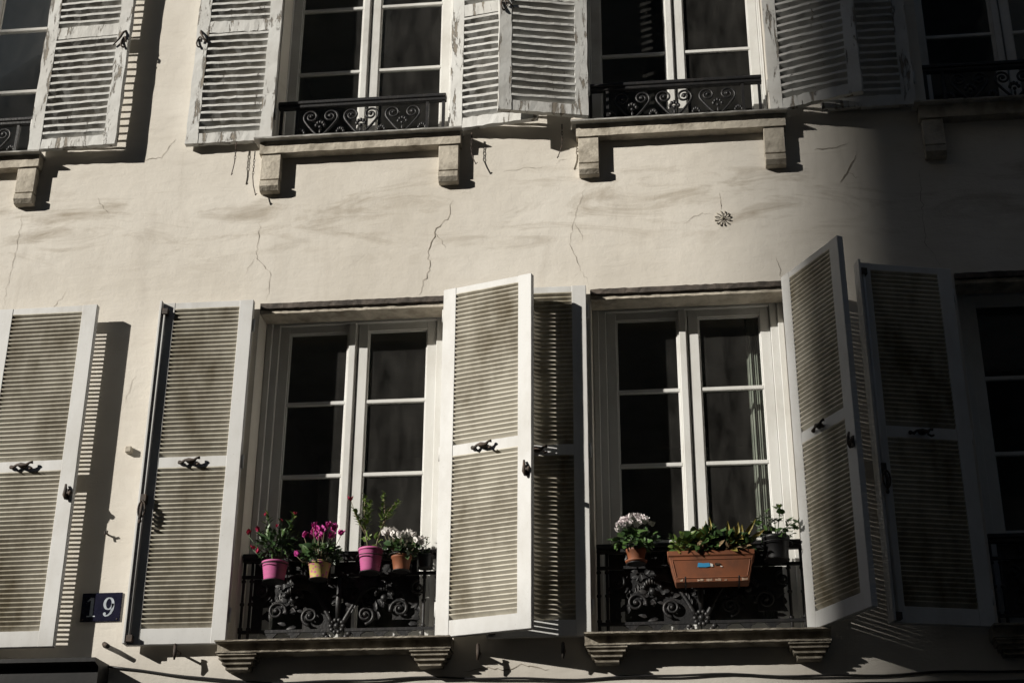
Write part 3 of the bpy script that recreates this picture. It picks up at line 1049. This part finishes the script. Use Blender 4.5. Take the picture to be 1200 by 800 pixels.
def stems(t, pts_list, r, m=None, name='stem'):
    for q in pts_list:
        k = MB()
        k.tube(q, [r * (1 - .5 * i / len(q)) for i in range(len(q))], 6)
        k.build(name, m or M['stem'], t)

def petal_head(t, at, m, size, n=6, spread=.9, name='blossom', layers=1, lean=None):
    k = MB()
    for L in range(layers):
        for i in range(n):
            a_ = 2 * PI * i / n + rnd.uniform(-.25, .25) + L
            d = Vector((math.cos(a_) * spread, math.sin(a_) * spread, 1.0 - .3 * L)) + (lean or Vector((0, 0, 0)))
            k.leaf((0, 0, 0), d, (-math.cos(a_), -math.sin(a_), .8), size * rnd.uniform(.8, 1.15), size * rnd.uniform(.62, .85), .2, rnd.uniform(-.25, .2))
    return k.build(name, m, t, at, fix=False)

def leafy_shoot(k, p0, p1, n, ll, lw, curve=.02):
    p0, p1 = Vector(p0), Vector(p1)
    ax = (p1 - p0)
    for i in range(n):
        u = (i + .3) / n
        a_ = i * 2.4 + rnd.uniform(-.4, .4)
        out_ = Vector((math.cos(a_), math.sin(a_), .35))
        k.leaf(p0 + ax * u, out_ + ax.normalized() * .5, (0, -.3, 1), ll * rnd.uniform(.7, 1.15) * (1.1 - .4 * u), lw * rnd.uniform(.8, 1.1), .3, rnd.uniform(0, .35))

PY = -.075
GP = 'flower pots on the railing of the first flower window'
# 1 pink pot, dark bush with crimson buds
def plant_pink_bush():
    z = 2.305
    t = thing('potted_plant', (-2.205, PY, z), 'dark leafy bush with crimson buds in a pink pot, nearest the bolt rod shutter', 'potted plant', GP)
    k = MB(); k.lathe(ringed_pot(.07, .055, .105), 28)
    k.build('pot', M['pink'], t)
    soil(t, .056, .092)
    tips = [(-.11, -.01, .30), (-.05, -.03, .36), (.02, .0, .34), (.09, -.02, .36), (.12, .01, .26), (-.02, -.07, .27), (.05, .06, .3)]
    stems(t, [[(.02 * i_ * .3, 0, .09), (q[0] * .4, q[1] * .4, .2), q] for i_, q in enumerate(tips)], .004, M['leafdark'])
    k = MB()
    for q in tips:
        leafy_shoot(k, (q[0] * .25, q[1] * .3, .12), q, 16, .055, .02)
    k.build('foliage', M['leafdark'], t, fix=False)
    bushy(t, 120, .2, .105, .085, .09, .05, .021, M['leafdark'], dark=M['leafmid'])
    k = MB()
    leafy_shoot(k, (.08, -.02, .26), (.1, -.03, .37), 8, .05, .017)
    leafy_shoot(k, (-.06, -.02, .24), (-.05, -.03, .38), 8, .05, .017)
    k.build('foliage', M['leafbright'], t, fix=False)
    for at in ((-.155, -.04, .255), (-.1, -.03, .275), (-.07, -.03, .365), (.0, -.02, .30), (.095, -.02, .37), (-.115, -.06, .165), (-.09, -.06, .14), (.02, .0, .335)):
        petal_head(t, at, M['red'], .032 if at[2] < .3 else .022, 5, .55, 'blossom', 1, rv(.5))
    stems(t, [[(-.06, -.02, .15), (-.11, -.03, .2), (-.155, -.04, .255)], [(-.03, -.03, .11), (-.07, -.05, .12), (-.115, -.06, .165)]], .0025, M['leafdark'])
    holder(-2.205, PY, z, .06, 'iron pot holder under the pink pot with crimson buds')
plant_pink_bush()

# 2 magenta cyclamen in a floral pot
def plant_magenta():
    z = 2.31
    t = thing('potted_plant', (-1.955, PY, z), 'magenta cyclamen over dark leaves in a small yellow and pink floral pot', 'potted plant', GP)
    k = MB(); k.lathe(pot_profile(.062, .046, .095), 28)
    k.build('pot', M['floral'], t)
    soil(t, .048, .082)
    bushy(t, 170, .135, .11, .085, .055, .04, .032, M['leafdark'], dark=M['leafmid'], up=.2)
    for i in range(22):
        at = Vector((rnd.uniform(-.085, .085), rnd.uniform(-.055, .04), rnd.uniform(.215, .285)))
        if i == 0:
            at = Vector((.115, -.02, .235))
        if i == 1:
            at = Vector((-.115, -.05, .115))
        stems(t, [[(at.x * .3, at.y * .3, .1), (at.x * .75, at.y * .8, at.z * .75), at]], .0025, M['stem'], 'flower_stem')
        petal_head(t, at, M['magenta'], .04, 6, .55, 'blossom', 1, rv(.35))
    holder(-1.955, PY, z, .05, 'iron pot holder under the magenta cyclamen')
plant_magenta()

# 3 tall leafy stems in a pink pot
def plant_tall():
    z = 2.34
    t = thing('potted_plant', (-1.672, PY, z), 'tall bright green leafy stems in a ridged pink pot with one red flower', 'potted plant', GP)
    k = MB(); k.lathe(ringed_pot(.067, .05, .13), 28)
    k.build('pot', M['pink'], t)
    soil(t, .054, .117)
    tr_ = [[(.02, 0, .11), (.04, 0, .2), (.075, 0, .3), (.06, -.01, .42)], [(-.01, 0, .11), (-.03, 0, .2), (-.045, 0, .3), (-.045, -.01, .41)],
           [(.05, 0, .24), (.085, -.01, .33), (.13, -.01, .39)], [(-.025, 0, .2), (-.07, 0, .28), (-.1, -.01, .34)]]
    stems(t, tr_, .005)
    k = MB()
    for q in ([(.05, 0, .24), (.06, -.01, .46)], [(-.035, 0, .22), (-.045, -.01, .445)], [(.08, -.01, .29), (.15, -.01, .40)], [(-.06, 0, .26), (-.105, -.01, .36)], [(-.03, 0, .26), (-.01, -.02, .4)], [(.07, 0, .3), (.1, .02, .36)]):
        leafy_shoot(k, q[0], q[1], 26, .044, .021)
    k.build('foliage', M['leafbright'], t, fix=False)
    bushy(t, 14, .17, .06, .04, .03, .045, .024, M['leafbright'])
    stems(t, [[(-.06, 0, .3), (-.105, -.01, .36), (-.12, -.02, .405)]], .0022, M['stem'], 'flower_stem')
    petal_head(t, (-.122, -.02, .405), M['red'], .032, 5, 1.0, 'blossom', 1, Vector((-.1, -.5, 0)))
    holder(-1.672, PY, z, .055, 'iron pot holder under the ridged pink pot with tall stems')
plant_tall()

# 4 white cyclamen
def plant_white():
    z = 2.345
    t = thing('potted_plant', (-1.50, PY, z), 'low white cyclamen with dark leaves in an orange pot by the ajar shutter', 'potted plant', GP)
    k = MB(); k.lathe(pot_profile(.056, .042, .085), 28)
    k.build('pot', M['terra'], t)
    soil(t, .044, .072)
    bushy(t, 150, .115, .1, .075, .04, .036, .03, M['leafdark'], dark=M['leafmid'], up=.2)
    for i in range(24):
        at = Vector((-.085 + .19 * (i / 23) + rnd.uniform(-.012, .012), rnd.uniform(-.06, .03), .205 - .055 * (i / 23) + rnd.uniform(-.022, .012)))
        stems(t, [[(at.x * .3, at.y * .3, .09), (at.x * .8, at.y * .8, at.z * .75), at]], .0022, M['stem'], 'flower_stem')
        petal_head(t, at, M['whitepetal'], .042, 6, .6, 'blossom', 1, rv(.35))
    holder(-1.50, PY, z, .046, 'iron pot holder under the low white cyclamen')
plant_white()

# 5 scrappy dark plant at the end of the rail
def plant_scrappy():
    z = 2.375
    t = thing('potted_plant', (-1.375, -.02, z), 'scrappy dark twiggy plant in a black pot against the ajar shutter hinge', 'potted plant', GP)
    k = MB(); k.lathe(pot_profile(.045, .034, .07), 24)
    k.build('pot', M['blackpot'], t)
    soil(t, .034, .056)
    q = [[(0, 0, .055), (.0, -.01, .12), (.01, -.02, .17)], [(0, 0, .055), (-.02, -.01, .1), (-.03, 0, .14)], [(0, 0, .055), (.02, -.03, .09), (.03, -.04, .1)]]
    stems(t, q, .003)
    k = MB()
    for a_ in q:
        leafy_shoot(k, a_[0], a_[-1], 9, .032, .016)
    k.build('foliage', M['leafdark'], t, fix=False)
    holder(-1.375, -.02, z, .038, 'iron pot holder under the scrappy dark plant')
plant_scrappy()

GQ = 'flower pots on the railing of the trough window'
# 6 round white geranium
def plant_geranium():
    z = 2.352
    t = thing('potted_plant', (-.222, PY, z), 'rounded dome of pale pinkish white blossom in a small terracotta pot', 'potted plant', GQ)
    k = MB(); k.lathe(pot_profile(.054, .04, .08), 28)
    k.build('pot', M['terra'], t)
    k = MB(); k.lathe([(.04, -.002), (.058, .006), (.06, .012), (.056, .012), (.004, .004)], 24)
    k.build('saucer', M['terra'], t)
    soil(t, .042, .067)
    bushy(t, 190, .12, .115, .09, .055, .038, .033, M['leafmid'], dark=M['leafdark'], up=.15)
    for i in range(75):
        a_ = rnd.uniform(0, 2 * PI)
        rr = math.sqrt(rnd.random())
        at = Vector((.10 * rr * math.cos(a_), .075 * rr * math.sin(a_), .165 + .085 * math.sqrt(max(0, 1 - rr * rr)) + rnd.uniform(-.012, .012)))
        petal_head(t, at, M['blush'], .027, 5, .8, 'blossom', 1, Vector((at.x * 4, at.y * 4 - .2, 0)))
    holder(-.222, PY, z, .048, 'iron pot holder under the pale pink blossom dome')
plant_geranium()

# 7 terracotta trough
def trough():
    x, y, z = .175, -.085, 2.222
    t = thing('flower_trough', (x, y, z), 'long terracotta trough with a torn blue label, green leaves and yellow blades', 'planter')
    L0, L1, d0, d1, h = .192, .228, .052, .084, .165
    k = MB()
    def quadring(hx, hy, zz):
        return [k.bm.verts.new(q) for q in ((-hx, -hy, zz), (hx, -hy, zz), (hx, hy, zz), (-hx, hy, zz))]
    rings = [quadring(L0, d0, 0), quadring(L1 - .006, d1 - .006, h - .03), quadring(L1, d1, h - .028), quadring(L1 + .003, d1 + .003, h - .002), quadring(L1 - .01, d1 - .01, h), quadring(L1 - .016, d1 - .016, h - .03)]
    k.bm.faces.new(rings[0]); k.bm.faces.new(rings[-1])
    for a_, c_ in zip(rings[:-1], rings[1:]):
        for i in range(4):
            k.bm.faces.new((a_[i], a_[(i + 1) % 4], c_[(i + 1) % 4], c_[i]))
    # raised border of the front panel
    def front(xx, zz):
        u = zz / (h - .03)
        return (d0 + (d1 - .006 - d0) * u)
    def strip(xa, za, xb, zb, wd):
        for s0 in (0,):
            ya, yb_ = -front(0, za) - .003, -front(0, zb) - .003
            dx, dz = xb - xa, zb - za
            l = math.hypot(dx, dz)
            nx_, nz_ = -dz / l * wd, dx / l * wd
            q = [(xa - nx_, ya, za - nz_), (xb - nx_, yb_, zb - nz_), (xb + nx_, yb_, zb + nz_), (xa + nx_, ya, za + nz_)]
            v0 = [k.bm.verts.new(p_) for p_ in q]
            v1 = [k.bm.verts.new((p_[0], p_[1] + .006, p_[2])) for p_ in q]
            k.bm.faces.new(v0)
            for i in range(4):
                k.bm.faces.new((v0[i], v0[(i + 1) % 4], v1[(i + 1) % 4], v1[i]))
    strip(-.186, .024, .186, .024, .004)
    strip(-.206, .118, .206, .118, .0035)
    strip(-.186, .028, -.204, .115, .0035)
    strip(.186, .028, .204, .115, .0035)
    bevel(k.build('trough_body', M['terra'], t), .003)
    k = MB()
    yy = -front(0, .012) - .0025
    n = 24
    for i in range(n):
        if rnd.random() < .35:
            continue
        xa = -.185 + .37 * i / n
        k.face(((xa, -front(0, .004) - .0022, .004 + rnd.uniform(0, .004)), (xa + .37 / n, -front(0, .004) - .0022, .004 + rnd.uniform(0, .004)), (xa + .37 / n, -front(0, .018) - .0022, rnd.uniform(.011, .02)), (xa, -front(0, .018) - .0022, rnd.uniform(.011, .02))))
    k.build('limescale', M['terraw'], t)
    k = MB()
    def lab(pts, mi):
        k.mi = mi
        k.face([(q[0], -front(0, q[1]) - .004, q[1]) for q in pts])
    lab([(-.075, .078), (-.03, .076), (-.006, .08), (-.012, .098), (-.045, .097), (-.07, .1)], 0)
    lab([(-.005, .079), (.008, .078), (.006, .092), (-.008, .096)], 1)
    lab([(.045, .077), (.058, .075), (.055, .08), (.046, .083)], 1)
    lab([(.016, .084), (.04, .086), (.05, .094), (.02, .097)], 2)
    k.build('label_sticker', [M['blue'], M['labelwhite'], M['soil']], t)
    k = MB()
    k.box(-L1 + .02, L1 - .02, -d1 + .02, d1 - .02, h - .05, h - .022)
    k.build('soil', M['soil'], t)
    # leaves: low mounds along the trough
    for (cx, n, hz, m_, dk, ll, lw, rx) in ((-.13, 190, .06, M['leafbright'], M['leafmid'], .042, .034, .1), (-.02, 200, .075, M['leafmid'], M['leafdark'], .055, .05, .1), (.09, 170, .06, M['leafmid'], M['leafdark'], .05, .042, .1), (.17, 60, .04, M['leafdark'], M['leafmid'], .045, .03, .07)):
        k = MB()
        for i in range(n):
            q = rv(rnd.uniform(.4, 1))
            base = Vector((cx + q.x * rx, q.y * .09, h + .045 + q.z * hz * 1.15))
            k.mi = 2 if rnd.random() < .09 else (1 if rnd.random() < .4 else 0)
            k.leaf(base, Vector((q.x, q.y - .3, q.z + .4)) + rv(.7), rv(.5) + Vector((0, -.5, .8)), ll * rnd.uniform(.6, 1.2), lw * rnd.uniform(.6, 1.2), .3, rnd.uniform(0, .5))
        k.build('foliage', [m_, dk, M['leafyellow']], t, fix=False)
    k = MB()
    for i in range(26):
        bx = rnd.uniform(-.2, .2)
        k.leaf((bx, rnd.uniform(-.09, -.05), h + rnd.uniform(0, .03)), (rnd.uniform(-.6, .6), -.6, rnd.uniform(-.3, .6)), rv(1), .04, .018, .2, .6)
    k.build('dry_leaves', M['dry'], t, fix=False)
    k = MB()
    for (bx, tx, tz, ln) in ((-.01, -.03, 1, .17), (.0, .02, 1, .19), (-.02, -.09, .9, .14), (.09, .05, 1, .15), (.1, .2, .8, .14), (.13, .16, .9, .15), (.14, .5, .75, .2), (.15, .2, 1, .15), (.16, .7, .55, .17), (.06, -.15, 1, .12), (.12, -.1, 1, .12)):
        k.leaf((bx, rnd.uniform(-.04, .02), h + .02), (tx, -.12, tz), (.2, -1, .2) ,ln, .03, .25, rnd.uniform(.0, .25))
    k.build('blades', M['leafyellow'], t, fix=False)
    # two flat iron straps carry it from the handrail
    hk = thing('trough_hanger', (x, y, z), 'iron straps carrying the terracotta trough on the railing', 'hanger')
    hr = LOW_Z + .035 + .538 - z
    yb = .06 - .034 - y
    for sx in (-.14, .14):
        k = MB()
        pts = [(-d1 - .006, .02), (-d0 - .006, -.006), (d0, -.006), (yb - .002, .05), (yb - .002, hr + .004), (yb + .062, hr + .004), (yb + .062, hr - .03)]
        for a_, c_ in zip(pts[:-1], pts[1:]):
            k.tube([(sx, a_[0], a_[1]), (sx, c_[0], c_[1])], .0045, 6)
        k.build('strap', M['iron'], hk)
trough()

# 8 loose plant in a dark pot
def plant_loose():
    z = 2.36
    t = thing('potted_plant', (.525, -.05, z), 'loose fresh green plant in a black pot beside the far swung shutter', 'potted plant', GQ)
    k = MB(); k.lathe(pot_profile(.075, .058, .125), 28)
    k.build('pot', M['blackpot'], t)
    soil(t, .06, .11)
    tips = [(-.09, -.02, .2), (-.05, -.02, .235), (0, -.02, .21), (.03, -.01, .26), (.08, -.01, .19), (.11, -.03, .17)]
    stems(t, [[(0, 0, .1), (q[0] * .5, q[1], .16), q] for q in tips], .003, M['leafmid'])
    k = MB()
    for q in tips:
        for j in range(9):
            d = rv(1)
            k.leaf(Vector(q) + rv(.02), (d.x, d.y - .3, abs(d.z)), (0, -.4, 1), .036, .034, .25, rnd.uniform(0, .4))
    k.build('foliage', M['leafmid'], t, fix=False)
    bushy(t, 50, .135, .09, .07, .03, .04, .036, M['leafmid'], dark=M['leafdark'])
    stems(t, [[(.03, -.01, .24), (.035, -.015, .29)]], .002, M['leafmid'], 'flower_stem')
    petal_head(t, (.035, -.015, .285), M['leafbright'], .025, 6, .9, 'bud')
    petal_head(t, (-.085, -.04, .215), M['whitepetal'], .02, 5, .9, 'blossom')
    holder(.525, -.05, z, .064, 'iron pot holder under the black pot with the loose green plant')
plant_loose()

# ------------------------------------------------------------------ number plate
t = thing('house_number_plate', (-3.195, -.001, 2.12), 'dark blue enamel house number plate with white figures 19', 'sign')
k = MB()
k.box(-.115, .115, -.008, -.001, 0, .163)
bevel(k.build('plate', M['enamel'], t), .003, 2)
def stroke(k, pts, ws):
    L, Rr = [], []
    n = len(pts)
    for i, (x, z) in enumerate(pts):
        dx = pts[min(i + 1, n - 1)][0] - pts[max(i - 1, 0)][0]
        dz = pts[min(i + 1, n - 1)][1] - pts[max(i - 1, 0)][1]
        l = math.hypot(dx, dz) or 1
        L.append((x - dz / l * ws[i] / 2, z + dx / l * ws[i] / 2))
        Rr.append((x + dz / l * ws[i] / 2, z - dx / l * ws[i] / 2))
    for i in range(n - 1):
        k.face([(q[0], -.0095, q[1]) for q in (L[i], L[i + 1], Rr[i + 1], Rr[i])])
k = MB()                                     # 1
k.face([(q[0], -.0095, q[1]) for q in ((-.062, .034), (-.062, .135), (-.044, .135), (-.044, .034))])
k.face([(q[0], -.0095, q[1]) for q in ((-.0625, .135), (-.082, .117), (-.08, .111), (-.0625, .121))])
k.face([(q[0], -.0095, q[1]) for q in ((-.077, .0335), (-.029, .0335), (-.029, .027), (-.077, .027))])
k.build('figure', M['digit'], t)
k = MB()                                     # 9
n = 28
ring_ = [(.043 + .0235 * math.cos(a_), .1 + .032 * math.sin(a_)) for a_ in [i * 2 * PI / n for i in range(n + 1)]]
stroke(k, ring_, [.0065 + .009 * abs(math.cos(i * 2 * PI / n)) for i in range(n + 1)])
tail = [(.0672, .1), (.068, .085), (.066, .065), (.058, .046), (.045, .034), (.03, .031), (.021, .038)]
stroke(k, tail, [.0155, .0155, .0145, .012, .009, .008, .009])
for i in range(10):
    a0, a1 = i * 2 * PI / 10, (i + 1) * 2 * PI / 10
    k.face(((.024, -.0098, .043), (.024 + .0085 * math.cos(a0), -.0098, .043 + .0085 * math.sin(a0)), (.024 + .0085 * math.cos(a1), -.0098, .043 + .0085 * math.sin(a1))))
k.build('figure', M['digit'], t)
for sx in (-.098, .098):
    k = MB(); k.blob((sx, -.009, .012), .005, .003, .005)
    k.build('screw', M['rust'], t)

# ------------------------------------------------------------------ small wall fittings
t = thing('wall_tie', (.347, 0, 4.468), 'rusty star shaped iron wall tie in the plaster above the trough window', 'wall tie')
k = MB()
for i in range(12):
    a_ = i * 2 * PI / 12 + .1
    k.tube([(.014 * math.cos(a_), -.006, .014 * math.sin(a_)), (.036 * math.cos(a_), -.007, .036 * math.sin(a_)), (.05 * math.cos(a_ + .12), -.004, .05 * math.sin(a_ + .12))], [.002, .0022, .0042], 6)
k.blob((0, -.006, 0), .011, .008, .011)
k.build('star', M['sootstone'], t)
for (x, z, r, lb) in ((-3.137, 3.125, .019, 'square iron peg in the plaster beside the bolt rod shutter'), (-3.205, 2.62, .012, 'small bent iron pin at the shadow edge above the number plate')):
    t = thing('wall_peg', (x, 0, z), lb, 'peg')
    k = MB()
    if r > .015:
        k.box(-r, r, -.035, .004, -r, r)
        k.mi = 0
        bevel(k.build('peg_head', M['stone'], t), .004)
    else:
        k.tube([(0, .004, 0), (0, -.03, 0), (.006, -.04, .012)], .006, 6)
        k.tube([(-.012, -.03, .014), (-.008, -.034, -.016)], .005, 6)
        k.build('pin', M['rust'], t)
t = thing('wall_peg', (-3.13, 0, 1.975), 'stubby black iron stay sticking out below the number plate', 'peg')
k = MB(); k.tube([(-.02, .004, .012), (-.005, -.05, .008), (.03, -.085, -.012)], [.014, .014, .012], 8); k.build('stay', M['rust'], t)

# hooks and chains hanging from the upper shutters
def chain(x, z, ln, y, label, bend):
    t = thing('shutter_hook', (x, y, z), label, 'hook', 'loose hooks and chains hanging under the upper shutters')
    k = MB()
    n = int(ln * .55 / .022)
    for i in range(n):
        zz = -.022 * i
        a_ = Vector((1, 0, 0)) if i % 2 else Vector((0, 1, 0))
        k.tube([tuple(a_ * .0055 * math.cos(u) + Vector((0, 0, zz - .013 + .014 * math.sin(u)))) for u in [j * 2 * PI / 10 for j in range(11)]], .0018, 5)
    k.build('chain', M['rust'], t)
    k = MB()
    z1 = -.022 * n
    k.tube([(0, 0, z1), (bend * .3, -.004, z1 - ln * .2), (bend, -.006, z1 - ln * .45), (bend * 1.0 + .008, -.006, z1 - ln * .45 + .012)], .0032, 6)
    k.build('hook', M['rust'], t)
    k = MB(); k.tube([(0, 0, .03), (0, .0, -.004)], .004, 6); k.build('eye', M['rust'], t)
chain(-2.655, 5.125, .22, -.05, 'thin chain and hook under the peeling shutter above the bolt rod shutter', -.012)
chain(-2.53, 5.05, .30, -.05, 'longer chain and hook at the sill corner above the pink pots window', .03)
chain(-1.16, 5.1, .20, -.05, 'chain and hook hanging beside the sill under the pale peeling shutter', .03)
chain(-.60, 5.12, .23, -.06, 'chain and hook under the overlapping peeling shutter with dark gaps', -.03)
# shutter stays in the wall under the lower shutters
for (x, z, lb) in ((-2.72, 1.935, 'iron shutter stay in the wall below the bolt rod shutter'), (-1.07, 1.90, 'iron shutter stay below the ajar white shutter'), (-.62, 1.90, 'iron shutter stay below the shadow striped white shutter')):
    t = thing('shutter_stay', (x, 0, z), lb, 'shutter stay', 'iron shutter stays in the wall')
    k = MB()
    k.tube([(0, .004, 0), (0, -.08, 0), (0, -.1, .03)], [.007, .007, .006], 8)
    k.build('arm', M['rust'], t)
    k = MB()
    k.tube([(0, -.09, .028), (.003, -.096, -.02), (.0, -.09, -.055)], [.009, .012, .005], 8)
    k.build('catch', M['rust'], t)

# cable sagging along the foot of the wall
pts = []
for i in range(60):
    u = i / 59
    x = -3.11 + 5.2 * u
    z = 1.868 - .09 * min(1, u / .13) ** .8 - .035 * u + .008 * math.sin(u * 23) + .004 * math.sin(u * 61)
    pts.append((x, -.012 + .004 * math.sin(u * 40), z))
k = MB(); k.tube(pts, .0065, 6)
tag(k.build('cable', M['shop']), 'black cable running along the foot of the wall under the sills', 'cable')
